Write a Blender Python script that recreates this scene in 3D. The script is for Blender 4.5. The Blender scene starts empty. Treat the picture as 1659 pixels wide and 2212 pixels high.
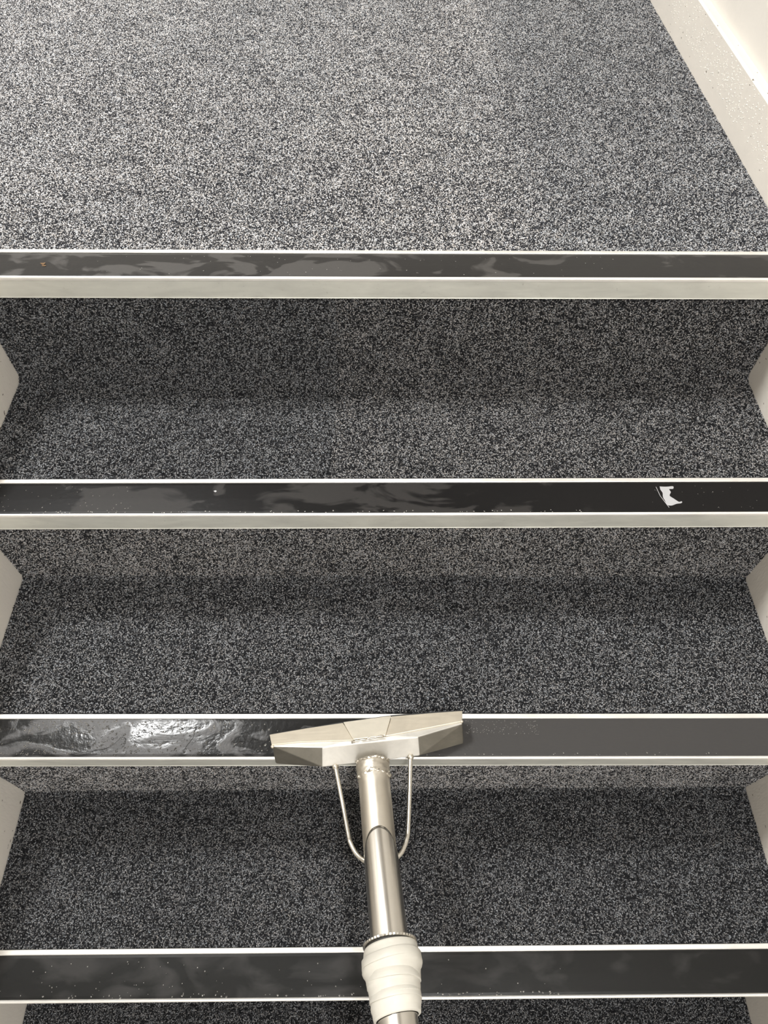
import bpy, bmesh, math, random
import numpy as np
from mathutils import Vector, Matrix

# ------------------------------------------------------------------ camera
C = bpy.context.scene.collection
scene = bpy.context.scene
cam_data = bpy.data.cameras.new('camera')
cam = bpy.data.objects.new('camera', cam_data)
C.objects.link(cam)
FWD = Vector((0.01313, 0.57123, -0.82069))
RGT = Vector((0.99991, -0.01046, 0.00872))
UPV = Vector((0.00361, 0.82072, 0.57131))
m = Matrix((RGT, UPV, -FWD)).transposed().to_4x4()
m.translation = Vector((0.0, -0.8395, 0.6209))
cam.matrix_world = m
cam_data.sensor_fit = 'VERTICAL'
cam_data.sensor_height = 36.0
cam_data.lens = 36.0 * 1506.92 / 2212.0
cam_data.clip_start = 0.02
scene.camera = cam

# ------------------------------------------------------------------ world, lamps, exposure
world = bpy.data.worlds.new('world')
scene.world = world
world.use_nodes = True
world.node_tree.nodes['Background'].inputs[0].default_value = (1.0, 0.96, 0.9, 1)
world.node_tree.nodes['Background'].inputs[1].default_value = 0.05


def lamp(name, loc, sx, sy, power, col):
    d = bpy.data.lights.new(name, 'AREA')
    d.shape = 'RECTANGLE'
    d.size, d.size_y = sx, sy
    d.energy = power
    d.color = col
    o = bpy.data.objects.new(name, d)
    o.location = loc
    C.objects.link(o)
    return o


# two ceiling panels: one over the landing, one over the flight behind the camera
lamp('landing_ceiling_lamp', (-1.18, 0.57, 2.18), 0.42, 0.42, 64.0, (1.0, 1.0, 0.99))
lamp('flight_ceiling_lamp', (0.36, -1.9, 2.0), 0.16, 1.0, 36.0, (1.0, 0.99, 0.975))
# added fill light low behind the camera, brightens risers and skirtings
w = lamp('lower_fill_light', (0.02, -3.35, -0.1), 1.15, 1.5, 9.0, (1.0, 0.99, 0.97))
w.rotation_euler = (math.radians(90), 0, 0)
scene.view_settings.view_transform = 'Standard'
scene.view_settings.look = 'None'
scene.view_settings.gamma = 1.0
scene.view_settings.use_curve_mapping = False
scene.view_settings.exposure = 0.50
scene.cycles.max_bounces = 7
scene.cycles.diffuse_bounces = 4
scene.cycles.glossy_bounces = 4

# ------------------------------------------------------------------ stair dimensions (metres)
GO, RISE = 0.28, 0.2012          # going and rise of one step
B2, B3 = 0.0587, 0.0657          # back of black insert, back of aluminium lip
FACE = 0.0334                    # height of the nosing front
RIS = 0.0080                     # riser set back behind the nosing front
XL, XR = -0.5833, 0.6210         # inner faces of the two skirtings
LEDGE_Z, LEDGE_W = 0.0948, 0.0192
# small true deviations of each step: dy, dz, slope in plan, slope in elevation
DEV = [(-0.0044, -0.0016, 0.0004, -0.0025), (0.0079, -0.0016, -0.0015, 0.001),
       (-0.0008, 0.0053, -0.0055, -0.0033), (-0.0028, 0.0005, -0.0027, 0.002),
       (0.0, -0.0026, 0.0, 0.0008)]


def step_pt(k, x, y, z):
    a = DEV[k]
    return (x, y - k * GO + a[0] + x * a[2], z - k * RISE + a[1] + x * a[3])


rng = np.random.default_rng(11)
random.seed(5)

# ------------------------------------------------------------------ helpers


def link(name, me, mats, parent=None, kind=None):
    o = bpy.data.objects.new(name, me)
    C.objects.link(o)
    for mt in (mats if isinstance(mats, (list, tuple)) else [mats]):
        me.materials.append(mt)
    if parent is not None:
        o.parent = parent
    if kind:
        o['kind'] = kind
    return o


def obj(name, bm, mats, parent=None, kind=None, smooth=False):
    bmesh.ops.recalc_face_normals(bm, faces=bm.faces)
    me = bpy.data.meshes.new(name)
    bm.to_mesh(me)
    bm.free()
    if smooth:
        for p in me.polygons:
            p.use_smooth = True
    return link(name, me, mats, parent, kind)


def tag(o, label, cat, group=None):
    o['label'] = label
    o['category'] = cat
    if group:
        o['group'] = group
    return o


def thing(name, label, cat, loc=(0, 0, 0), group=None):
    o = bpy.data.objects.new(name, None)
    o.empty_display_size = 0.05
    o.location = loc
    C.objects.link(o)
    return tag(o, label, cat, group)


def box_bm(bm, lo, hi):
    v = [bm.verts.new((x, y, z)) for x in (lo[0], hi[0]) for y in (lo[1], hi[1]) for z in (lo[2], hi[2])]
    for f in ((0, 1, 3, 2), (4, 6, 7, 5), (0, 4, 5, 1), (2, 3, 7, 6), (0, 2, 6, 4), (1, 5, 7, 3)):
        bm.faces.new([v[i] for i in f])


def prism_x(bm, poly, x0, x1, fn=None):
    """closed polygon of (y, z) swept along x"""
    fn = fn or (lambda x, y, z: (x, y, z))
    a = [bm.verts.new(fn(x0, y, z)) for y, z in poly]
    b = [bm.verts.new(fn(x1, y, z)) for y, z in poly]
    n = len(poly)
    for i in range(n):
        j = (i + 1) % n
        bm.faces.new((a[i], a[j], b[j], b[i]))
    bm.faces.new(a[::-1])
    bm.faces.new(b)


def tube_bm(bm, pts, radii, seg=12, caps=True):
    """round tube along a polyline"""
    pts = [Vector(p) for p in pts]
    rings = []
    ref = Vector((1, 0, 0))
    for i, p in enumerate(pts):
        t = (pts[min(i + 1, len(pts) - 1)] - pts[max(i - 1, 0)]).normalized()
        u = (ref - t * ref.dot(t))
        if u.length < 1e-3:
            u = Vector((0, 0, 1)) - t * t.z
        u.normalize()
        ref = u
        w = t.cross(u)
        r = radii[i] if isinstance(radii, (list, tuple)) else radii
        rings.append([bm.verts.new(p + (u * math.cos(2 * math.pi * s / seg) + w * math.sin(2 * math.pi * s / seg)) * r)
                      for s in range(seg)])
    for a, b in zip(rings, rings[1:]):
        for s in range(seg):
            bm.faces.new((a[s], a[(s + 1) % seg], b[(s + 1) % seg], b[s]))
    if caps:
        bm.faces.new(rings[0][::-1])
        bm.faces.new(rings[-1])
    return rings


def smooth_path(ctrl, n=6):
    """Catmull-Rom through control points"""
    P = [Vector(p) for p in ctrl]
    P = [P[0] * 2 - P[1]] + P + [P[-1] * 2 - P[-2]]
    out = []
    for i in range(1, len(P) - 2):
        for s in range(n):
            t = s / n
            a, b, c, d = P[i - 1:i + 3]
            out.append(0.5 * ((2 * b) + (c - a) * t + (2 * a - 5 * b + 4 * c - d) * t * t + (3 * b - a - 3 * c + d) * t ** 3))
    out.append(P[-2])
    return out


# ------------------------------------------------------------------ materials


class NT:
    def __init__(self, name):
        self.m = bpy.data.materials.new(name)
        self.m.use_nodes = True
        self.t = self.m.node_tree
        self.bsdf = self.t.nodes['Principled BSDF']

    def n(self, typ, **kw):
        nd = self.t.nodes.new(typ)
        for k, v in kw.items():
            if k.startswith('i_'):
                key = k[2:]
                key = int(key) if key.isdigit() else key.replace('_', ' ')
                nd.inputs[key].default_value = v
            else:
                setattr(nd, k, v)
        return nd

    def l(self, a, b):
        self.t.links.new(a, b)

    def ramp(self, stops, interp='LINEAR'):
        r = self.n('ShaderNodeValToRGB')
        r.color_ramp.interpolation = interp
        el = r.color_ramp.elements
        while len(el) < len(stops):
            el.new(0.5)
        for e, (p, c) in zip(el, stops):
            e.position = p
            e.color = c if len(c) == 4 else (*c, 1)
        return r

    def set(self, **kw):
        for k, v in kw.items():
            self.bsdf.inputs[k.replace('_', ' ')].default_value = v

    def coords(self, scale=(1, 1, 1), loc=(0, 0, 0)):
        tc = self.n('ShaderNodeTexCoord')
        mp = self.n('ShaderNodeMapping')
        mp.inputs['Scale'].default_value = scale
        mp.inputs['Location'].default_value = loc
        self.l(tc.outputs['Object'], mp.inputs['Vector'])
        return mp.outputs['Vector']

    def noise(self, vec, scale, detail=3, rough=0.55, dist=0.0):
        nd = self.n('ShaderNodeTexNoise', i_Scale=scale, i_Detail=detail, i_Roughness=rough, i_Distortion=dist)
        self.l(vec, nd.inputs['Vector'])
        return nd.outputs['Fac']

    def bump(self, height, strength, distance):
        b = self.n('ShaderNodeBump', i_Strength=strength, i_Distance=distance)
        self.l(height, b.inputs['Height'])
        self.l(b.outputs['Normal'], self.bsdf.inputs['Normal'])
        return b

    def math(self, op, a, b=None):
        nd = self.n('ShaderNodeMath', operation=op)
        for i, v in enumerate((a, b)):
            if v is None:
                continue
            if isinstance(v, (int, float)):
                nd.inputs[i].default_value = v
            else:
                self.l(v, nd.inputs[i])
        return nd.outputs[0]

    def mix(self, fac, a, b):
        nd = self.n('ShaderNodeMix', data_type='RGBA')
        self.l(fac, nd.inputs['Factor']) if not isinstance(fac, float) else None
        for s, v in (('A', a), ('B', b)):
            sock = [i for i in nd.inputs if i.name == s and i.type == 'RGBA'][0]
            if isinstance(v, tuple):
                sock.default_value = v if len(v) == 4 else (*v, 1)
            else:
                self.l(v, sock)
        return [o for o in nd.outputs if o.type == 'RGBA'][0]


def mat_paint(name, col, rough=0.55, speck=True):
    k = NT(name)
    v = k.coords()
    n1 = k.noise(v, 9, 4)
    c = k.mix(n1, tuple(x * 0.93 for x in col), tuple(min(1, x * 1.05) for x in col))
    if speck:
        sv = k.coords((90, 45, 90))
        sp = k.noise(sv, 2.2, 1, 0.3)
        r = k.ramp([(0.0, (1, 1, 1)), (0.225, (1, 1, 1)), (0.24, (0, 0, 0)), (1.0, (0, 0, 0))])
        k.l(sp, r.inputs[0])
        c = k.mix(r.outputs[0], c, (0.16, 0.13, 0.10))
    k.l(c, k.bsdf.inputs['Base Color'])
    k.set(Roughness=rough)
    sv2 = k.coords((30, 90, 30))
    k.bump(k.noise(sv2, 3, 3), 0.25, 0.001)
    return k.m


def mat_flat(name, col, rough=0.6, metal=0.0):
    k = NT(name)
    v = k.coords()
    c = k.mix(k.noise(v, 14, 3), tuple(x * 0.9 for x in col), tuple(min(1, x * 1.08) for x in col))
    k.l(c, k.bsdf.inputs['Base Color'])
    k.set(Roughness=rough, Metallic=metal)
    return k.m


def mat_backing():
    k = NT('carpet_backing')
    v = k.coords()
    vo = k.n('ShaderNodeTexVoronoi', i_Scale=420.0)
    k.l(v, vo.inputs['Vector'])
    r = k.ramp([(0.0, (0.008, 0.008, 0.009)), (0.55, (0.02, 0.02, 0.022)), (0.75, (0.09, 0.09, 0.095)), (1.0, (0.14, 0.14, 0.145))])
    k.l(vo.outputs['Color'], r.inputs[0])
    k.l(r.outputs[0], k.bsdf.inputs['Base Color'])
    k.set(Roughness=0.95)
    k.bsdf.inputs['Specular IOR Level'].default_value = 0.1
    k.bump(vo.outputs['Distance'], 0.7, -0.002)
    return k.m


def mat_pile():
    k = NT('carpet_loop_yarn')
    at = k.n('ShaderNodeAttribute', attribute_type='INSTANCER', attribute_name='yarn')
    k.l(at.outputs['Color'], k.bsdf.inputs['Base Color'])
    k.set(Roughness=0.8)
    k.bsdf.inputs['Specular IOR Level'].default_value = 0.25
    return k.m


def mat_alu(name, col, rough, streak=(3, 220, 220), film=0.0):
    k = NT(name)
    v = k.coords(streak)
    n1 = k.noise(v, 1.5, 3)
    v2 = k.coords((9, 30, 30))
    n2 = k.noise(v2, 1.6, 4, 0.6, 0.6)
    c = k.mix(n2, tuple(x * 0.76 for x in col), tuple(min(1, x * 1.12) for x in col))
    k.l(c, k.bsdf.inputs['Base Color'])
    r = k.math('MULTIPLY_ADD', n2, 0.22)
    r.node.inputs[2].default_value = rough - 0.11
    k.l(r, k.bsdf.inputs['Roughness'])
    k.set(Metallic=1.0 - film)
    k.bump(n1, 0.12, 0.0006)
    return k.m


def mat_insert(name, wet, film, xstops, rough=(0.16, 0.42), scale=9.0, seed=0.0, soft=0.012, ripple=0.0, spec=0.35):
    """black rubber; sharp edged water film: dark where wet, greyer where it dried and where glare is painted in. xstops shift the film along the nosing"""
    k = NT(name)
    tc = k.n('ShaderNodeTexCoord')
    sx = k.n('ShaderNodeSeparateXYZ')
    k.l(tc.outputs['Object'], sx.inputs[0])
    u = k.math('MULTIPLY_ADD', sx.outputs[0], 0.8)
    u.node.inputs[2].default_value = 0.5
    xr = k.ramp([(p, (c, c, c)) for p, c in xstops])
    k.l(u, xr.inputs[0])
    v = k.coords((1.0, 2.0, 1.0), (seed, seed * 0.7, 0))
    nz = k.noise(v, scale, 4, 0.5, 0.8)
    s = k.math('ADD', nz, xr.outputs[0])
    rr = k.ramp([(0.0, (0, 0, 0)), (0.5 - soft, (0, 0, 0)), (0.5 + soft, (1, 1, 1)), (1, (1, 1, 1))])
    k.l(k.math('MULTIPLY', s, 0.5), rr.inputs[0])
    fac = rr.outputs[0]
    fine = k.noise(k.coords((40, 160, 40)), 3.0, 3)
    cw = k.mix(fine, tuple(x * 0.85 for x in wet), tuple(x * 1.15 for x in wet))
    cf = k.mix(fine, tuple(x * 0.92 for x in film), tuple(x * 1.08 for x in film))
    k.l(k.mix(fac, cw, cf), k.bsdf.inputs['Base Color'])
    ro = k.math('MULTIPLY_ADD', fac, rough[1] - rough[0])
    ro.node.inputs[2].default_value = rough[0]
    k.l(ro, k.bsdf.inputs['Roughness'])
    k.bsdf.inputs['Specular IOR Level'].default_value = spec
    h = k.noise(k.coords((1, 1, 1), (seed, 0, 0)), 130.0, 2)
    h2 = k.math('ADD', k.math('MULTIPLY', fac, 0.6), h)
    k.bump(h2, 0.10 + ripple, 0.0008)
    return k.m


def mat_steel(name, col, rough, stretch=(1, 1, 1), amount=0.5, bump=0.15, metal=1.0, vary=0.25):
    k = NT(name)
    n1 = k.noise(k.coords(stretch), 6.0, 4, 0.6)
    n2 = k.noise(k.coords(), 28.0, 4, 0.65, 0.5)
    c = k.mix(n2, tuple(x * (1 - 0.32 * amount) for x in col), tuple(min(1, x * (1 + 0.12 * amount)) for x in col))
    k.l(c, k.bsdf.inputs['Base Color'])
    r = k.math('MULTIPLY_ADD', n1, vary)
    r.node.inputs[2].default_value = rough - vary * 0.5
    k.l(r, k.bsdf.inputs['Roughness'])
    k.set(Metallic=metal)
    k.bump(n1, bump, 0.0005)
    return k.m


def mat_water():
    k = NT('water')
    tr = k.n('ShaderNodeBsdfTransparent')
    tr.inputs['Color'].default_value = (0.97, 0.97, 0.97, 1)
    gl = k.n('ShaderNodeBsdfGlossy', i_Roughness=0.04)
    fr = k.n('ShaderNodeFresnel', i_IOR=1.4)
    mx = k.n('ShaderNodeMixShader')
    k.l(fr.outputs[0], mx.inputs[0])
    k.l(tr.outputs[0], mx.inputs[1])
    k.l(gl.outputs[0], mx.inputs[2])
    k.l(mx.outputs[0], k.t.nodes['Material Output'].inputs['Surface'])
    return k.m


def mat_tape():
    k = NT('wrapped_tape')
    v = k.coords((6, 90, 90))
    n1 = k.noise(v, 1.0, 3)
    n2 = k.noise(k.coords(), 30, 4)
    c = k.mix(n2, (0.49, 0.465, 0.405), (0.60, 0.575, 0.515))
    k.l(c, k.bsdf.inputs['Base Color'])
    k.set(Roughness=0.5)
    k.bump(k.math('ADD', n1, k.math('MULTIPLY', n2, 0.7)), 0.35, 0.0015)
    return k.m


PAINT = mat_paint('cream_gloss_paint', (0.75, 0.705, 0.64), 0.38)
WALL = mat_paint('white_wall_paint', (0.72, 0.685, 0.63), 0.6, speck=False)
CEIL = mat_flat('white_ceiling', (0.78, 0.77, 0.75), 0.8)
CONC = mat_flat('stair_concrete', (0.10, 0.10, 0.10), 0.9)
BACK = mat_backing()
YARN = mat_pile()
ALU_LIP = mat_alu('aluminium_lip', (0.88, 0.86, 0.82), 0.42, film=0.35)
ALU_FACE = mat_alu('aluminium_front', (0.72, 0.72, 0.66), 0.45, film=0.45)
WATER = mat_water()
BEAD_GLINT = mat_flat('painted_bead_glint', (0.86, 0.83, 0.77), 0.12)  # white base colour paints the highlights of clear water beads
TAPE = mat_tape()
STEEL_BAR = mat_steel('satin_steel_lip', (0.74, 0.67, 0.55), 0.5, (4, 60, 60), 0.6, 0.1, 0.7)
STEEL_BOX = mat_steel('scratched_steel_box', (0.66, 0.64, 0.595), 0.52, (12, 30, 30), 1.0, 0.15, 0.8)
STEEL_PLATE = mat_steel('bright_steel_gusset', (0.84, 0.78, 0.66), 0.45, (8, 30, 30), 0.5, 0.1, 0.6)
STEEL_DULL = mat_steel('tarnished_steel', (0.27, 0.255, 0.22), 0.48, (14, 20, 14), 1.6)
STEEL_TUBE = mat_steel('polished_steel_tube', (0.62, 0.59, 0.54), 0.24, (30, 2, 12), 0.25, 0.0, 1.0, 0.06)
STEEL_NECK = mat_steel('satin_steel_neck', (0.60, 0.555, 0.48), 0.42, (30, 8, 30), 0.6)
STEEL_ROD = mat_steel('steel_rod', (0.66, 0.63, 0.57), 0.28, (20, 20, 20), 0.4)

# ------------------------------------------------------------------ structure
LX0, LX1, LY1 = -2.2, XR + LEDGE_W, 2.4      # landing extents
Y0, ZB, ZC = -3.4, -1.75, 2.2                # foot of the flight, lower floor, ceiling

# concrete steps under the carpet
poly = []
for k in range(0, 7):
    poly += [(RIS + 0.012 - k * GO, -0.010 - k * RISE), (RIS + 0.012 - k * GO, -0.012 - (k + 1) * RISE)]
poly += [(-6.6 * GO, -0.012 - 7 * RISE), (-6.6 * GO, -1.70), (0.10, -1.70), (0.10, -0.010)]
bm = bmesh.new()
prism_x(bm, poly, XL - 0.018, XR + 0.018)
obj('stair_flight', bm, CONC, kind='structure')
bm = bmesh.new()
box_bm(bm, (LX0, 0.10, -0.20), (LX1, LY1, -0.012))
box_bm(bm, (LX0, 0.06, -0.20), (XL - 0.12, 0.10, -0.012))
obj('floor', bm, CONC, kind='structure')
bm = bmesh.new()
box_bm(bm, (LX0, Y0, ZB - 0.1), (XR + 0.13, -6.4 * GO, -0.012 - 7 * RISE))
obj('floor_lower', bm, CONC, kind='structure')
bm = bmesh.new()
box_bm(bm, (LX1, Y0, ZB), (LX1 + 0.1, LY1, ZC))
obj('wall_right', bm, WALL, kind='structure')
bm = bmesh.new()
box_bm(bm, (LX0 - 0.1, Y0, ZB), (LX0, LY1, ZC))
obj('wall_left', bm, WALL, kind='structure')
bm = bmesh.new()
box_bm(bm, (LX0 - 0.1, LY1, -0.2), (LX1 + 0.1, LY1 + 0.1, ZC))
obj('wall_far', bm, WALL, kind='structure')
bm = bmesh.new()
box_bm(bm, (LX0 - 0.1, Y0 - 0.1, ZB), (LX1 + 0.1, Y0, ZC))
obj('wall_back', bm, WALL, kind='structure')
bm = bmesh.new()
box_bm(bm, (LX0 - 0.1, Y0 - 0.1, ZC), (LX1 + 0.1, LY1 + 0.1, ZC + 0.1))
obj('ceiling', bm, CEIL, kind='structure')

# skirtings: run along the landing and rake down the flight, rounded top arris


def skirting(name, xin, xout, y_top, rounded):
    sl = RISE / GO
    yb = -6.4 * GO
    top = [(y_top, LEDGE_Z), (0.02, LEDGE_Z), (yb, LEDGE_Z + (yb - 0.02) * sl)]
    bot = [(yb, LEDGE_Z + (yb - 0.02) * sl - 0.42), (0.05, LEDGE_Z - 0.36), (0.10, -0.011), (y_top, -0.011)]
    poly = top + bot
    bm = bmesh.new()
    s = 1 if xout > xin else -1
    n = len(poly)
    a = [bm.verts.new((xin, y, z)) for y, z in poly]
    b = [bm.verts.new((xout, y, z)) for y, z in poly]
    # chamfer ring at the inner top arris
    c = [bm.verts.new((xin + s * 0.0035, poly[i][0], poly[i][1])) for i in range(3)]
    for i in range(3):
        a[i].co.z -= 0.0035
    for i in range(2):
        bm.faces.new((a[i], a[i + 1], c[i + 1], c[i]))
        bm.faces.new((c[i], c[i + 1], b[i + 1], b[i]))
    for i in range(2, n):
        j = (i + 1) % n
        bm.faces.new((a[i], a[j], b[j], b[i])) if j not in (0,) and i != 2 else None
    bm.faces.new((a[2], a[3], b[3], b[2], c[2]))
    bm.faces.new((a[n - 1], a[0], c[0], b[0], b[n - 1]))
    bm.faces.new(a)
    bm.faces.new(b[::-1])
    return obj(name, bm, PAINT, kind='structure')


bb_r = skirting('baseboard_right', XR, LX1 - 0.0002, LY1, True)
bb_l = skirting('baseboard_left', XL, XL - LEDGE_W + 0.0002, 0.059, True)

# ------------------------------------------------------------------ loop pile carpet


def fbm(x, y, sc, seed):
    """cheap smooth value noise, octaves summed, about -1..1"""
    out = 0
    amp = 1
    for o in range(3):
        gx, gy = x * sc + seed * 7.3, y * sc + seed * 3.1
        ix, iy = np.floor(gx), np.floor(gy)
        fx, fy = gx - ix, gy - iy
        fx, fy = fx * fx * (3 - 2 * fx), fy * fy * (3 - 2 * fy)

        def h(a, b):
            v = np.sin(a * 127.1 + b * 311.7 + o * 17.0 + seed) * 43758.5453
            return (v - np.floor(v)) * 2 - 1
        v = (h(ix, iy) * (1 - fx) + h(ix + 1, iy) * fx) * (1 - fy) + (h(ix, iy + 1) * (1 - fx) + h(ix + 1, iy + 1) * fx) * fy
        out = out + v * amp
        amp *= 0.5
        sc *= 2.1
    return out / 1.6


def pile_nodes():
    ng = bpy.data.node_groups.new('loop_pile', 'GeometryNodeTree')
    ng.interface.new_socket('Geometry', in_out='INPUT', socket_type='NodeSocketGeometry')
    ng.interface.new_socket('Geometry', in_out='OUTPUT', socket_type='NodeSocketGeometry')
    N = ng.nodes
    gi, go = N.new('NodeGroupInput'), N.new('NodeGroupOutput')
    ico = N.new('GeometryNodeMeshIcoSphere')
    ico.inputs['Radius'].default_value = 1.0
    ico.inputs['Subdivisions'].default_value = 2
    tr = N.new('GeometryNodeTransform')
    tr.inputs['Scale'].default_value = (0.00132, 0.00074, 0.00084)
    sm = N.new('GeometryNodeSetShadeSmooth')
    mt = N.new('GeometryNodeSetMaterial')
    mt.inputs['Material'].default_value = YARN
    io = N.new('GeometryNodeInstanceOnPoints')
    rot = N.new('GeometryNodeInputNamedAttribute')
    rot.data_type = 'FLOAT_VECTOR'
    rot.inputs['Name'].default_value = 'turn'
    sc = N.new('GeometryNodeInputNamedAttribute')
    sc.data_type = 'FLOAT_VECTOR'
    sc.inputs['Name'].default_value = 'size'
    e2r = N.new('FunctionNodeEulerToRotation')
    L = ng.links.new
    L(ico.outputs['Mesh'], tr.inputs['Geometry'])
    L(tr.outputs['Geometry'], sm.inputs['Geometry'])
    L(sm.outputs['Geometry'], mt.inputs['Geometry'])
    L(gi.outputs[0], io.inputs['Points'])
    L(mt.outputs['Geometry'], io.inputs['Instance'])
    L(rot.outputs['Attribute'], e2r.inputs[0])
    L(e2r.outputs[0], io.inputs['Rotation'])
    L(sc.outputs['Attribute'], io.inputs['Scale'])
    L(io.outputs['Instances'], go.inputs[0])
    return ng


PILE = pile_nodes()
SP = 0.0021


def carpet_pile(parent, prof, x0, x1, tone_fn, k):
    """prof: list of (y, z) from top of riser to nosing (or far to near). one loop of yarn per jittered grid point"""
    P = np.array(prof)
    seg = np.diff(P, axis=0)
    ln = np.hypot(seg[:, 0], seg[:, 1])
    cum = np.concatenate([[0], np.cumsum(ln)])
    S = np.arange(SP / 2, cum[-1], SP)
    X = np.arange(x0 + SP / 2, x1, SP)
    ss, xx = np.meshgrid(S, X, indexing='ij')
    xx = xx + (np.arange(len(S)) % 2)[:, None] * SP * 0.5
    ss = (ss + rng.uniform(-0.36, 0.36, ss.shape) * SP).ravel()
    xx = (xx + rng.uniform(-0.36, 0.36, xx.shape) * SP).ravel()
    ss = np.clip(ss, 0, cum[-1] - 1e-5)
    xx = np.clip(xx, x0 + 0.0005, x1 - 0.0005)
    i = np.clip(np.searchsorted(cum, ss, side='right') - 1, 0, len(ln) - 1)
    t = (ss - cum[i]) / ln[i]
    y = P[i, 0] + seg[i, 0] * t
    z = P[i, 1] + seg[i, 1] * t
    # normal in the yz plane: profile runs down/forward, normal is up/forward
    ty, tz = seg[i, 0] / ln[i], seg[i, 1] / ln[i]
    ny, nz = tz, -ty
    phi = np.arctan2(-ny, nz)
    lift = 0.0006 + rng.uniform(0, 0.0008, len(y))
    y = y + ny * lift
    z = z + nz * lift
    a = DEV[k]
    yy = y - k * GO + a[0] + xx * a[2]
    zz = z - k * RISE + a[1] + xx * a[3]
    psi = rng.uniform(0, math.pi, len(y))
    tl = rng.normal(0, 0.35, len(y))
    c, s = np.cos, np.sin
    # R = Rx(phi) Rz(psi) Ry(tl)
    M = np.zeros((len(y), 3, 3))
    Rz = np.zeros_like(M); Rz[:, 0, 0] = c(psi); Rz[:, 0, 1] = -s(psi); Rz[:, 1, 0] = s(psi); Rz[:, 1, 1] = c(psi); Rz[:, 2, 2] = 1
    Rx = np.zeros_like(M); Rx[:, 0, 0] = 1; Rx[:, 1, 1] = c(phi); Rx[:, 1, 2] = -s(phi); Rx[:, 2, 1] = s(phi); Rx[:, 2, 2] = c(phi)
    Ry = np.zeros_like(M); Ry[:, 1, 1] = 1; Ry[:, 0, 0] = c(tl); Ry[:, 0, 2] = s(tl); Ry[:, 2, 0] = -s(tl); Ry[:, 2, 2] = c(tl)
    M = Rx @ Rz @ Ry
    eul = np.stack([np.arctan2(M[:, 2, 1], M[:, 2, 2]), np.arcsin(np.clip(-M[:, 2, 0], -1, 1)), np.arctan2(M[:, 1, 0], M[:, 0, 0])], 1)
    siz = rng.uniform(0.78, 1.2, (len(y), 1)) * np.stack([rng.uniform(0.8, 1.25, len(y)), np.ones(len(y)), np.ones(len(y))], 1)
    # heathered yarn: near black, mid and pale grey strands
    r = rng.random(len(y)) + 0.13 * fbm(xx, ss, 90.0, 2.0 + k) + 0.11 * fbm(xx, ss, 26.0, 5.0 + k)
    alb = np.where(r < 0.34, rng.uniform(0.008, 0.030, len(y)),
                   np.where(r < 0.55, rng.uniform(0.07, 0.19, len(y)), rng.uniform(0.20, 0.54, len(y))))
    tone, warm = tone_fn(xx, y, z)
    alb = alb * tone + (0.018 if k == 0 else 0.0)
    hue = rng.normal(0, 0.03, len(y))
    blue = np.where(r < 0.34, 0.18, 0.02)
    col = np.stack([alb * (1.0 + warm + hue - 0.3 * blue), alb * 1.0, alb * (1.005 + blue - warm - hue)], 1)
    me = bpy.data.meshes.new('pile')
    me.vertices.add(len(y))
    me.vertices.foreach_set('co', np.stack([xx, yy, zz], 1).astype(np.float32).ravel())
    for nm, arr in (('turn', eul), ('size', siz), ('yarn', col)):
        at = me.attributes.new(nm, 'FLOAT_VECTOR', 'POINT')
        at.data.foreach_set('vector', arr.astype(np.float32).ravel())
    me.update()
    o = link('pile', me, YARN, parent, 'stuff')
    md = o.modifiers.new('loops', 'NODES')
    md.node_group = PILE
    return o


def sstep(e0, e1, v):
    t = np.clip((v - e0) / (e1 - e0), 0, 1)
    return t * t * (3 - 2 * t)


def tone_landing(x, y, z):
    # damp cleaned strip on the right, drier traffic lane in the middle
    n = fbm(x, y, 5.0, 3.0)
    paler = 1 - sstep(0.20, 0.30, x + 0.02 * n)
    damp = 1.0 + 0.10 * n
    tone = damp * (0.86 + 0.20 * paler)
    return 1.15 * tone, 0.004 + 0.030 * paler * (0.6 + 0.4 * n)


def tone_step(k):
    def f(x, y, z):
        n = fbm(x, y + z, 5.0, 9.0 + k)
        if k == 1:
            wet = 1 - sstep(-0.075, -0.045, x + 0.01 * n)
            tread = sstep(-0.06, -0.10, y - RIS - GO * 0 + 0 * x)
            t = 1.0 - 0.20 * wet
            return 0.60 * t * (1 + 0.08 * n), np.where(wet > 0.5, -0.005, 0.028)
        # treads still damp from cleaning, risers lighter and warmer
        paler = (z > 0.008) * 1.0
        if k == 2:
            return 0.56 * (1 + 0.10 * n) * (1 + 0.25 * paler), 0.004 + 0.01 * n + 0.03 * paler
        return 0.45 * (1 + 0.10 * n) * (1 + 0.55 * paler), 0.008 * n + 0.03 * paler
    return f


def landing_profile():
    return [(1.16, 0.0), (B3 + 0.0012, 0.0)]


def step_profile(k):
    """in the frame of step k: riser from under the nosing above, coved foot, tread to this nosing's lip"""
    yr = GO + RIS + DEV[k - 1][0] - DEV[k][0]
    rise = RISE + DEV[k - 1][1] - DEV[k][1]
    R = 0.016 if k == 1 else 0.008
    pts = [(yr, rise - FACE + 0.004), (yr, R)]
    for i in range(1, 6):
        a = i / 6 * math.pi / 2
        pts.append((yr - R + R * math.cos(a), R - R * math.sin(a)))
    pts.append((yr - R, 0.0))
    pts.append((B3 + 0.0012 if k < 4 else -0.01, 0.0))
    return pts


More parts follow.
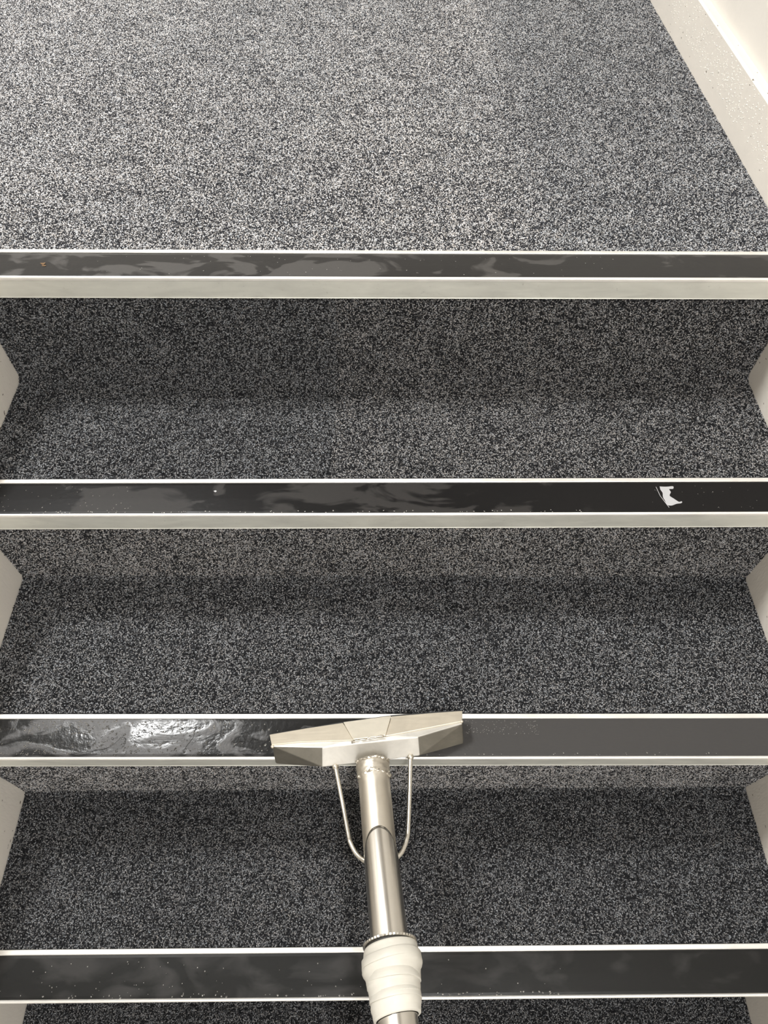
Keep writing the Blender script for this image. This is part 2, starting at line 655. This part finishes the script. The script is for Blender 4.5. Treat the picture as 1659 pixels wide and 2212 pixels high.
def carpet(name, label, k, prof, x0, x1, tone, extra=None):
    bm = bmesh.new()
    th = 0.006
    P = [Vector(p) for p in prof]
    low = []
    for i, p in enumerate(P):
        a = P[max(i - 1, 0)]
        b = P[min(i + 1, len(P) - 1)]
        t = (b - a).normalized()
        nrm = Vector((t.y, -t.x))
        low.append(p - nrm * th)
    poly = [tuple(p) for p in P] + [tuple(p) for p in low[::-1]]
    prism_x(bm, poly, x0, x1, lambda x, y, z: step_pt(k, x, y, z))
    if extra:
        extra(bm)
    o = obj(name, bm, BACK)
    tag(o, label, 'carpet', 'speckled charcoal carpets of the flight and landing')
    carpet_pile(o, prof, x0, x1, tone, k)
    return o


carpet('landing_carpet', 'large speckled grey loop pile carpet covering the landing above the topmost nosing', 0,
       landing_profile(), -1.02, XR - 0.0006, tone_landing,
       lambda bm: (box_bm(bm, (-2.19, 1.16, -0.0075), (XR - 0.001, 2.39, 0.0008)), box_bm(bm, (-2.19, 0.07, -0.0075), (-1.02, 1.16, 0.0008))))
names = {1: 'speckled grey carpet on riser and tread between the topmost and second black nosings',
         2: 'speckled charcoal carpet on riser and tread just above the nosing with the wand head',
         3: 'dark speckled carpet on riser and tread behind the wand tube and its rods',
         4: 'nearly black strip of speckled carpet below the lowest nosing at the bottom edge'}
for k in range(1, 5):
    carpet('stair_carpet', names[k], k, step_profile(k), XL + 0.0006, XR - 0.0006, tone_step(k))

# ------------------------------------------------------------------ nosings
INSERT = [
    mat_insert('insert_damp_grey', (0.024, 0.023, 0.022), (0.058, 0.055, 0.052),
               [(0.0, (0.36)), (0.10, 0.40), (0.16, 0.52), (0.24, 0.40), (0.36, 0.50), (0.46, 0.56), (0.56, 0.44), (0.9, 0.40), (1.0, 0.5)], (0.30, 0.5), 12.0, 3.1, 0.012, 0.0, 0.2),
    mat_insert('insert_half_wet_glare', (0.009, 0.0085, 0.0085), (0.028, 0.0262, 0.025),
               [(0.0, 0.62), (0.06, 0.40), (0.10, 0.22), (0.16, 0.60), (0.24, 0.54), (0.30, 0.40), (0.36, 0.44), (0.42, 0.50), (0.52, 0.53), (0.66, 0.40), (1.0, 0.2)], (0.30, 0.45), 11.0, 7.7, 0.015, 0.0, 0.12),  # raised stops at mid length paint glare into the film colour
    mat_insert('insert_puddled', (0.014, 0.014, 0.014), (0.046, 0.044, 0.043),
               [(0.0, 0.50), (0.10, 0.45), (0.16, 0.56), (0.28, 0.54), (0.36, 0.36), (0.48, 0.40), (0.58, 0.66), (0.66, 0.9), (1.0, 0.9)], (0.16, 0.40), 16.0, 1.9, 0.03, 0.25, 0.25),
    mat_insert('insert_wet_black', (0.011, 0.011, 0.0105), (0.026, 0.025, 0.024),
               [(0.0, 0.42), (0.2, 0.48), (0.35, 0.40), (0.5, 0.50), (0.62, 0.45), (1.0, 0.30)], (0.35, 0.5), 14.0, 5.3, 0.05, 0.0, 0.2),
]
NOSE_LABEL = ['topmost aluminium stair nosing with damp grey-black insert and tall pale front at landing edge',
              'second nosing from the top, black insert with a pale smear near its right end',
              'aluminium nosing under the wand head, black insert covered in glistening water on its left',
              'lowest aluminium nosing crossed by the taped wand tube, wet black insert']


def droplet_mesh(name, spots, parent, flat=0.45, mat=None):
    """joined little domes: spots = list of (centre, normal, radius, stretch, angle)"""
    bm = bmesh.new()
    for c, nrm, r, st, ang in spots:
        nrm = Vector(nrm).normalized()
        u = nrm.orthogonal().normalized()
        w = nrm.cross(u)
        u, w = u * math.cos(ang) + w * math.sin(ang), w * math.cos(ang) - u * math.sin(ang)
        c = Vector(c)
        top = bm.verts.new(c + nrm * r * flat)
        r1 = [bm.verts.new(c + (u * st * math.cos(a) + w * math.sin(a)) * r * 0.62 + nrm * r * flat * 0.78) for a in [i * math.pi / 4 for i in range(8)]]
        r0 = [bm.verts.new(c + (u * st * math.cos(a) + w * math.sin(a)) * r - nrm * 0.00003) for a in [i * math.pi / 4 for i in range(8)]]
        for i in range(8):
            j = (i + 1) % 8
            bm.faces.new((top, r1[i], r1[j]))
            bm.faces.new((r1[i], r0[i], r0[j], r1[j]))
        bm.faces.new(r0[::-1])
    return obj(name, bm, mat or WATER, parent, 'stuff', True)


def arc(cy, cz, r, a0, a1, n=5):
    return [(cy + r * math.cos(math.radians(a0 + (a1 - a0) * i / n)), cz + r * math.sin(math.radians(a0 + (a1 - a0) * i / n))) for i in range(n + 1)]


for k in range(4):
    base = Vector(step_pt(k, 0.0, 0.0, 0.0))
    t = thing('stair_nosing', NOSE_LABEL[k], 'stair nosing', base, 'aluminium stair nosings with black inserts')
    inv = Matrix.Translation(-base)

    def P(x, y, z, k=k, base=base):
        return tuple(Vector(step_pt(k, x, y, z)) - base)
    xa, xb = XL + 0.0004, XR - 0.0004
    # extruded profile: back lip, channel floor, rounded front ridge
    prof = [(B3, -0.0060), (B3, 0.0010)] + [(B3 - 0.0008, 0.0017), (B2 + 0.0008, 0.0017), (B2, 0.0010)]
    prof += [(B2, -0.0016), (0.0042, -0.0016), (0.0042, 0.0006)]
    prof += arc(0.0029, -0.0010, 0.0028, 90, 180, 6)
    prof += [(0.0001, -0.0040), (0.0008, -0.0050), (0.0008, -FACE + 0.0012), (0.0001, -FACE), (0.0032, -FACE), (0.0036, -0.0060)]
    bm = bmesh.new()
    prism_x(bm, prof, xa, xb, P)
    o = obj('aluminium_profile', bm, [ALU_LIP, ALU_FACE], t)
    n = len(prof)
    for p in o.data.polygons:
        zc = p.center.z
        if p.center.y < 0.002 and zc < -0.0042:
            p.material_index = 1
    # black insert, slightly domed between the ridges
    bm = bmesh.new()
    ins = [(0.0046, -0.0016), (0.0046, -0.0001), (0.008, 0.00025), (0.03, 0.0004), (B2 - 0.004, 0.00025), (B2 - 0.0004, -0.0001), (B2 - 0.0004, -0.0016)]
    prism_x(bm, ins, xa, xb, P)
    obj('black_insert', bm, INSERT[k], t)
    # water beads
    spots = []

    def drop(x, y, r, st=1.0, z=0.0004, nrm=(0, 0, 1), k=k):
        spots.append((P(x, y, z), nrm, r, st, random.uniform(0, 3.14)))
    if k == 0:
        for i in range(70):
            drop(random.uniform(-0.4, 0.35), random.uniform(0.008, 0.054), random.uniform(0.0004, 0.0009))
    if k == 1:
        for i in range(60):
            drop(random.uniform(-0.56, -0.35), random.uniform(0.008, 0.054), random.uniform(0.0004, 0.0010))
        for i in range(70):
            drop(random.uniform(-0.5, 0.3), random.uniform(0.005, 0.009), random.uniform(0.0005, 0.0011), 1.3)
        for i in range(26):
            drop(random.uniform(0.4, 0.56), random.uniform(0.010, 0.054), random.uniform(0.0003, 0.0007))
    if k == 2:
        for i in range(620):
            x = random.gauss(-0.36, 0.10)
            if x < XL + 0.01 or x > -0.14:
                continue
            drop(x, random.uniform(0.007, 0.056), random.choice((0.0005, 0.0007, 0.0009, 0.0013)) * random.uniform(0.7, 1.3), random.uniform(1, 1.5))
        for i in range(140):
            drop(random.uniform(0.13, 0.24), random.uniform(0.03, 0.056), random.uniform(0.0003, 0.0007))
        for i in range(60):
            drop(random.uniform(-0.56, 0.5), random.uniform(0.006, 0.009), random.uniform(0.0004, 0.0009), 1.4)
    if k == 3:
        for i in range(90):
            drop(random.gauss(-0.36, 0.13) if i % 3 else random.uniform(-0.5, 0.3), random.uniform(0.006, 0.05), random.uniform(0.0004, 0.0009))
        for i in range(60):
            drop(random.uniform(-0.5, 0.3), random.uniform(0.0055, 0.009), random.uniform(0.0005, 0.0013), 1.3)
    spots = [s for s in spots if XL + 0.004 < s[0][0] < XR - 0.004]
    droplet_mesh('water_beads', spots, t)
    if k < 2:
        fs = []
        for i in range(150):
            x = random.uniform(-0.5, 0.5)
            fs.append((P(x, 0.0008, random.uniform(-0.031, -0.007)), (0, -1, 0), random.uniform(0.0004, 0.0010), random.uniform(1, 1.6), random.uniform(0, 3)))
        droplet_mesh('front_water_beads', fs, t, 0.3)


# ------------------------------------------------------------------ water beads on the landing skirting
spots = []
for i in range(1100):
    y = random.uniform(0.22, 0.85)
    z = random.uniform(0.022, 0.088)
    if random.random() > 0.9 - abs(y - 0.47) * 1.5:
        continue
    spots.append(((XR + 0.00003, y, z), (-1, 0, 0), random.uniform(0.0005, 0.0015), random.uniform(1.0, 1.8), random.uniform(1.2, 1.9)))
droplet_mesh('water_beads', spots, bb_r, 0.45, BEAD_GLINT)

# ------------------------------------------------------------------ small things on the nosings


def flat_patch(name, outline, k, mat, th, parent, base, ztop=0.0004):
    """thin raised patch: outline of (x, y) on the insert"""
    bm = bmesh.new()
    n = len(outline)
    cx = sum(p[0] for p in outline) / n
    cy = sum(p[1] for p in outline) / n
    lo = [bm.verts.new(Vector(step_pt(k, x, y, ztop - 0.0002)) - base) for x, y in outline]
    hi = [bm.verts.new(Vector(step_pt(k, cx + (x - cx) * 0.96, cy + (y - cy) * 0.96, ztop + th)) - base) for x, y in outline]
    for i in range(n):
        j = (i + 1) % n
        bm.faces.new((lo[i], lo[j], hi[j], hi[i]))
    bm.faces.new(hi)
    return obj(name, bm, mat, parent)


def wavy(outline, n=5, amp=0.0006, seed=1):
    rr = random.Random(seed)
    out = []
    pts = smooth_path([(x, y, 0) for x, y in outline + outline[:1]], n)
    for p in pts[:-1]:
        out.append((p.x + rr.uniform(-amp, amp), p.y + rr.uniform(-amp, amp)))
    return out


SMEAR = mat_flat('smear_grey', (0.42, 0.42, 0.43), 0.5)  # flat grey for the pale marks on the second insert
nose = [o for o in C.objects if o.name.startswith('stair_nosing')]
nz1 = nose[1]
b1 = Vector(step_pt(1, 0, 0, 0))
sm = [(0.4219, 0.0507), (0.4317, 0.0501), (0.4421, 0.051), (0.441, 0.0464), (0.4347, 0.0456), (0.4362, 0.0402), (0.4325, 0.0334), (0.4374, 0.0281), (0.4439, 0.0218), (0.448, 0.0228), (0.4482, 0.0208), (0.4454, 0.0194), (0.4397, 0.0186), (0.4336, 0.0161), (0.4289, 0.0154), (0.4241, 0.0173), (0.4238, 0.0236), (0.422, 0.0304), (0.4234, 0.0388), (0.4216, 0.0449)]
flat_patch('pale_smear', [(0.4160, 0.0500), (0.4166, 0.0500), (0.4190, 0.0330), (0.4230, 0.0230), (0.4272, 0.0120), (0.4266, 0.0118), (0.4222, 0.0228), (0.4183, 0.0330)], 1, SMEAR, 0.00012, nz1, b1)
flat_patch('pale_smear', wavy([(-0.2362, 0.0440), (-0.2335, 0.0452), (-0.2315, 0.0438), (-0.2335, 0.0418)], 3, 0.0001, 9), 1, SMEAR, 0.00012, nz1, b1)
flat_patch('pale_smear', wavy(sm, 3, 0.0001, 4), 1, SMEAR, 0.00015, nz1, b1)
# leaf crumb on the topmost insert
LEAF = mat_flat('dry_leaf', (0.30, 0.19, 0.10), 0.8)
leaf = thing('leaf_fragment', 'tiny curled brown leaf crumb lying on the topmost black insert, left end', 'leaf', step_pt(0, -0.4735, 0.0300, 0.0005))
for nm, cx, cy, a, b, lift in (('leaf_blade', 0.0, 0.002, 0.0036, 0.0023, 0.0012), ('leaf_stalk_scrap', 0.0025, -0.0025, 0.0030, 0.0014, 0.0008)):
    bm = bmesh.new()
    c0 = bm.verts.new((cx, cy, 0.0002))
    ring = []
    for i in range(12):
        th = i * math.pi / 6
        f = 1 + 0.16 * math.sin(3 * th + cx * 900)
        ring.append(bm.verts.new((cx + a * f * math.cos(th), cy + b * f * math.sin(th), 0.0003 + lift * (0.5 + 0.5 * math.sin(2 * th + 1)))))
    for i in range(12):
        bm.faces.new((c0, ring[i], ring[(i + 1) % 12]))
    bmesh.ops.solidify(bm, geom=bm.faces[:], thickness=0.0002)
    obj(nm, bm, LEAF, leaf)
# standing water on the third insert
b2 = Vector(step_pt(2, 0, 0, 0))
PUD = [
    [(-0.430, 0.0085), (-0.405, 0.0125), (-0.385, 0.0165), (-0.372, 0.0260), (-0.366, 0.0330), (-0.360, 0.0290), (-0.362, 0.0170), (-0.380, 0.0110), (-0.405, 0.0070)],
    [(-0.340, 0.0440), (-0.330, 0.0540), (-0.324, 0.0450), (-0.300, 0.0440), (-0.285, 0.0470), (-0.283, 0.0430), (-0.312, 0.0400), (-0.330, 0.0385)],
    [(-0.262, 0.0465), (-0.252, 0.0465), (-0.258, 0.0300), (-0.268, 0.0150), (-0.276, 0.0110), (-0.272, 0.0180), (-0.264, 0.0320)],
    [(-0.196, 0.0370), (-0.186, 0.0390), (-0.178, 0.0290), (-0.171, 0.0280), (-0.175, 0.0230), (-0.186, 0.0270)],
    [(-0.205, 0.0170), (-0.195, 0.0255), (-0.188, 0.0240), (-0.196, 0.0160)],
    [(-0.196, 0.0120), (-0.182, 0.0130), (-0.170, 0.0080), (-0.186, 0.0068)],
    [(-0.565, 0.0420), (-0.550, 0.0480), (-0.530, 0.0450), (-0.545, 0.0380)],
]
for i, pl in enumerate(PUD):
    flat_patch('puddle', wavy(pl, 4, 0.0004, i + 20), 2, WATER, 0.0009, nose[2], b2)

# ------------------------------------------------------------------ carpet cleaning wand
ROOT = Vector((-0.01, -0.53, -0.3950))
wand = thing('carpet_cleaning_wand', 'stainless steel carpet cleaning wand with wide angular head resting on the third nosing', 'cleaning wand', ROOT)


def W(*p):
    return Vector(p) - ROOT


# hollow nozzle box: flat middle face, two faces swept back to the ends
TLc, TRc = W(-.0725, -.5564, -.3531), W(.0581, -.5430, -.3531)
BLc, BRc = W(-.0729, -.5765, -.3751), W(.0605, -.5625, -.3751)
TLo, BLo = W(-.1417, -.5522, -.3611), W(-.1413, -.5665, -.3941)
TRo, BRo = W(.1228, -.5225, -.3611), W(.1270, -.5404, -.3931)
PL, P1, P2, P3, PR = W(-.1444, -.5502, -.3611), W(-.1038, -.5473, -.3581), W(-.0307, -.5478, -.3511), W(.0138, -.5424, -.3511), W(.1230, -.5192, -.3611)
FL, T1, T2, T3, FR = W(-.1498, -.5333, -.3701), W(-.0464, -.5183, -.3671), W(.0230, -.5095, -.3671), W(.0918, -.5038, -.3686), W(.1253, -.5012, -.3701)
dn = Vector((0, 0, -0.0022))
bm = bmesh.new()
pts = [TLc, TRc, BLc, BRc, TLo, BLo, TRo, BRo]
pts += [p + Vector((0, 0.001, -0.0012)) for p in (PL, P1, P2, P3, PR)]
inset = Vector((0, -0.002, -0.0016))
for p, dx in ((FL, .002), (T1, 0), (T2, 0), (T3, 0), (FR, -.002)):
    pts.append(p + inset + Vector((dx, 0, 0)))
    pts.append(Vector((p.x + dx, p.y - .003, 0.0012)))
hv = [bm.verts.new(p) for p in pts]
r = bmesh.ops.convex_hull(bm, input=hv)
bmesh.ops.delete(bm, geom=[v for v in bm.verts if not v.link_faces], context='VERTS')
bmesh.ops.dissolve_limit(bm, angle_limit=0.03, verts=bm.verts[:], edges=bm.edges[:])
bmesh.ops.bevel(bm, geom=bm.edges[:], offset=0.0011, segments=2, profile=0.5, affect='EDGES')
nb = obj('nozzle_box', bm, [STEEL_BOX, STEEL_DULL], wand)
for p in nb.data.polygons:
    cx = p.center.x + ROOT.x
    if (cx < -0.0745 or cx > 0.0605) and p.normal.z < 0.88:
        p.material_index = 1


def plate(name, top, bot, mat, th=0.0024, raise_=0.0):
    """flat bar bent to follow the points of both long edges"""
    bm = bmesh.new()
    n = len(top)
    nrm = Vector((0, -0.82, 0.57))
    ax = (bot[-1] - top[0])
    for i in range(1):
        nrm = (top[-1] - top[0]).cross(bot[0] - top[0]).normalized()
        if nrm.z < 0:
            nrm = -nrm
    vt = [[bm.verts.new(p + nrm * raise_) for p in row] for row in (top, bot)]
    vb = [[bm.verts.new(p + nrm * (raise_ - th)) for p in row] for row in (top, bot)]
    for i in range(n - 1):
        bm.faces.new((vt[0][i], vt[0][i + 1], vt[1][i + 1], vt[1][i]))
        bm.faces.new((vb[0][i], vb[1][i], vb[1][i + 1], vb[0][i + 1]))
        bm.faces.new((vt[0][i], vb[0][i], vb[0][i + 1], vt[0][i + 1]))
        bm.faces.new((vt[1][i], vt[1][i + 1], vb[1][i + 1], vb[1][i]))
    for i in (0, n - 1):
        bm.faces.new((vt[0][i], vt[1][i], vb[1][i], vb[0][i]))
    bmesh.ops.bevel(bm, geom=bm.edges[:], offset=0.0005, segments=1, affect='EDGES')
    return obj(name, bm, mat, wand)


Lm = lambda a, b, t: a + (b - a) * t
plate('lip_plate', [FL, Lm(FL, T1, .5) + Vector((0, .0006, 0)), T1], [PL, P1, P2], STEEL_BAR, raise_=0.0012)
plate('lip_plate', [T2, T3, FR], [P3, Lm(P3, PR, .62), PR], STEEL_BAR, raise_=0.0012)
plate('centre_gusset', [Lm(T1, T2, .01), Lm(T1, T2, .99)], [P2, P3], STEEL_PLATE, raise_=0.0026)
# dark rubber seal of the vacuum slot along the far edge
bm = bmesh.new()
tube_bm(bm, [FL + Vector((-.0005, .0008, -.0014)), T1 + Vector((0, .0016, -.0014)), T2 + Vector((0, .0016, -.0014)), T3 + Vector((0, .0016, -.0014)), FR + Vector((.0006, .0012, -.0014))], 0.0011, 6)
obj('slot_edge_seal', bm, mat_flat('dark_seal', (0.02, 0.02, 0.02), 0.5), wand)


def weld(name, path, rad, seed, n=3):
    """lumpy weld bead"""
    rr = random.Random(seed)
    P = smooth_path(path, n)
    P = [p + Vector((rr.uniform(-1, 1), rr.uniform(-1, 1), rr.uniform(-1, 1))) * rad * 0.55 for p in P]
    bm = bmesh.new()
    tube_bm(bm, P, [rad * (0.5 if i in (0, len(P) - 1) else rr.uniform(0.6, 1.5)) for i in range(len(P))], 8)
    return obj(name, bm, STEEL_NECK, wand, smooth=True)


weld('weld_bead', [Lm(P2, TLc, .35) + Vector((0.012, 0, 0.001)), Lm(P2, TLc, .05) + Vector((0.006, -0.001, 0.003)), Lm(P2, P3, .4) + Vector((0, -.001, .003)), P3 + Vector((-.002, 0, .003))], 0.0011, 3, 6)
for i, (p, rad) in enumerate(((PL + Vector((.001, -.0015, -.001)), 0.0023), (PR + Vector((-.0008, .0002, .0005)), 0.0022))):
    bm = bmesh.new()
    bmesh.ops.create_icosphere(bm, subdivisions=2, radius=rad, matrix=Matrix.Translation(p))
    for v in bm.verts:
        v.co += Vector((random.uniform(-1, 1), random.uniform(-1, 1), random.uniform(-1, 1))) * rad * 0.12
    obj('end_weld', bm, STEEL_BAR, wand, smooth=True)

# neck and tube
A0, E0, Q0 = W(-.0045, -.572, -.3645), W(.0034, -.6665, -.3492), W(.0226, -.8625, -.2904)
ax1 = (E0 - A0).normalized()
ax2 = (Q0 - E0).normalized()
TR = 0.0217


def ring_frame(ax):
    u = Vector((0, 0, 1)) - ax * ax.z
    u.normalize()
    return u, ax.cross(u)


def sweep(bm, ax, org, rows, seg=40):
    """rows: list of (distance fn of angle, radius fn of angle); angle 0 faces up"""
    u, w = ring_frame(ax)
    rings = []
    for fs, fr in rows:
        ring = []
        for i in range(seg):
            a = 2 * math.pi * i / seg
            r = fr(a)
            ring.append(bm.verts.new(org + ax * fs(a) + (u * math.cos(a) + w * math.sin(a)) * r))
        rings.append(ring)
    for p, q in zip(rings, rings[1:]):
        for i in range(seg):
            j = (i + 1) % seg
            bm.faces.new((p[i], p[j], q[j], q[i]))
    return rings


bm = bmesh.new()
ln = (E0 - A0).length
rg = sweep(bm, ax1, A0, [(lambda a, s=s: s, lambda a, r=r, s=s: r + (0.0006 * math.sin(5 * a + s * 700) + 0.0004 * math.sin(11 * a + s * 1500) if 0.002 < s < 0.027 else 0)) for s, r in ((0, .0190), (.004, .0228), (.007, .0231), (.010, .0228), (.013, .0229), (.016, .0225), (.019, .0228), (.022, .0226), (.025, .0219), (.027, .0214), (.035, .0213), (.07, .0211), (ln + .02, .0209), (ln + .075, .0200))])
bm.faces.new(rg[0]); bm.faces.new(rg[-1])
obj('neck_tube', bm, STEEL_NECK, wand, smooth=True)
# collar weld: two lumpy rings around the neck
for q, (s, r0, sd) in enumerate(((0.004, .0222, 4), (0.0215, .0212, 9))):
    u, w = ring_frame(ax1)
    path = []
    for i in range(-7, 8):
        a = i / 7 * 1.35
        wob = (0.0045 * abs(math.sin(a * 1.1)) ** 0.6 - 0.002) if q else 0.001 * math.sin(a * 5)
        path.append(A0 + ax1 * (s + wob) + (u * math.cos(a) + w * math.sin(a)) * r0)
    weld('collar_weld', path, 0.0022, sd, 2)
bm = bmesh.new()
cut = lambda a: 0.041 * (1 - math.cos(a)) ** 1.15 + 0.001
far = 0.47
rows = [(lambda a: cut(a), lambda a: TR - 0.0008), (lambda a: cut(a) - 0.0003, lambda a: TR), (lambda a: cut(a) + 0.004, lambda a: TR + .0001)]
rows += [(lambda a, s=s: s, lambda a: TR) for s in (0.14, 0.2, far)]
sweep(bm, ax2, E0, rows, 48)
obj('main_tube', bm, STEEL_TUBE, wand, smooth=True)
bm = bmesh.new()
sweep(bm, ax2, E0, [(lambda a: far + .0005, lambda a: TR + .001), (lambda a: far - .004, lambda a: TR + .001), (lambda a: far - .004, lambda a: TR - .004), (lambda a: far + .0005, lambda a: TR - .004), (lambda a: far + .0005, lambda a: TR + .001)], 32)
obj('tube_end_collar', bm, STEEL_TUBE, wand, smooth=False)

# tape wrap over the joint, ridged and a little lumpy
Lq = (Q0 - E0).length
rr = random.Random(8)
prof = [(0.588, .0228), (0.592, .0300), (0.600, .0309), (0.64, .0322), (0.675, .0334), (0.705, .0341), (0.725, .0339), (0.742, .0327), (0.757, .0309), (0.775, .0302),
        (0.80, .0299), (0.822, .0297), (0.826, .0290), (0.86, .0288), (0.885, .0286), (0.900, .0288), (0.905, .0279), (0.93, .0281), (0.948, .0277), (0.962, .0266), (0.985, .0259), (1.005, .0252), (1.008, .0230)]
prof = [(0.640 + (t - 0.588) * 0.80, r) for t, r in prof]
bm = bmesh.new()
rows = []
dense = []
for (t0, r0), (t1, r1) in zip(prof, prof[1:]):
    n = max(1, int((t1 - t0) / 0.008))
    for i in range(n):
        f = i / n
        dense.append((t0 + (t1 - t0) * f, r0 + (r1 - r0) * f))
dense.append(prof[-1])
for idx, (t, r) in enumerate(dense):
    ph, am = rr.uniform(0, 6.28), rr.uniform(0.00003, 0.00018)
    edge = 0.0 if idx in (0, len(dense) - 1) else 1.0
    rows.append((lambda a, t=t: (t + 0.010 * math.sin(a + 0.5)) * Lq,
                 lambda a, r=r, ph=ph, am=am, e=edge, t=t: r + e * (am * math.sin(3 * a + ph) + 0.0005 * math.sin(2 * a + t * 30))))
sweep(bm, ax2, E0, rows, 56)
obj('tape_wrap', bm, TAPE, wand, smooth=True)
# edges of the tape turns, thin overlapping bands
for t, r, ph in ((0.735, .0343, 0.6), (0.815, .0303, 2.0), (0.902, .0287, 1.4)):
    bm = bmesh.new()
    band = [(lambda a, s=s, t=t, ph=ph: (t + s + 0.012 * math.sin(a + ph) + 0.003 * math.sin(3 * a)) * Lq, lambda a, q=q, r=r: r + q + 0.0005 * math.sin(2 * a + 20))
            for s, q in ((-0.045, -.0010), (-0.040, .0000), (-0.004, .0003), (0.0, .0003), (0.0005, -.0012))]
    sweep(bm, ax2, E0, band, 48)
    obj('tape_turn', bm, TAPE, wand, smooth=True)
# knurled ring at the upper end of the tape
bm = bmesh.new()
kn = lambda a: 0.0306 + (0.0006 if int(a / (2 * math.pi) * 96 + 0.5) % 2 else 0)
sweep(bm, ax2, E0, [(lambda a, s=s: s * Lq, f) for s, f in ((0.624, lambda a: TR), (0.624, lambda a: .0296), (0.6255, kn), (0.6355, kn), (0.637, lambda a: .0296), (0.637, lambda a: TR))], 96)
obj('knurled_ring', bm, STEEL_ROD, wand)
bm = bmesh.new()
sweep(bm, ax2, E0, [(lambda a: 0.636 * Lq, lambda a: .0285), (lambda a: 0.648 * Lq, lambda a: .0285)], 48)
obj('ring_gap', bm, mat_flat('dark_gap', (0.02, 0.018, 0.015), 0.6), wand)

# two bent support rods from the box to the tube
RODS = [[(-0.0563, -0.5740, -0.3764), (-0.0449, -0.624, -0.3742), (-0.0358, -0.6650, -0.3624), (-0.0329, -0.6755, -0.3585), (-0.0243, -0.6901, -0.3551), (-0.0110, -0.7000, -0.3538)],
        [(0.0488, -0.5620, -0.3744), (0.0457, -0.6149, -0.3746), (0.0422, -0.6600, -0.3672), (0.0402, -0.6706, -0.3642), (0.0368, -0.6799, -0.3617), (0.0311, -0.6895, -0.3580), (0.0190, -0.6990, -0.3543)]]
for pth in RODS:
    P = smooth_path([W(*p) for p in pth], 7)
    bm = bmesh.new()
    tube_bm(bm, P, 0.0031, 14)
    o = obj('support_rod', bm, STEEL_ROD, wand, smooth=True)
    bm = bmesh.new()
    bmesh.ops.create_icosphere(bm, subdivisions=3, radius=0.0046, matrix=Matrix.Translation(P[0] + (P[3] - P[0]).normalized() * 0.0022))
    for v in bm.verts:
        v.co += Vector((random.uniform(-1, 1), random.uniform(-1, 1), random.uniform(-1, 1))) * 0.0003
    obj('rod_weld', bm, STEEL_NECK, o, smooth=True)
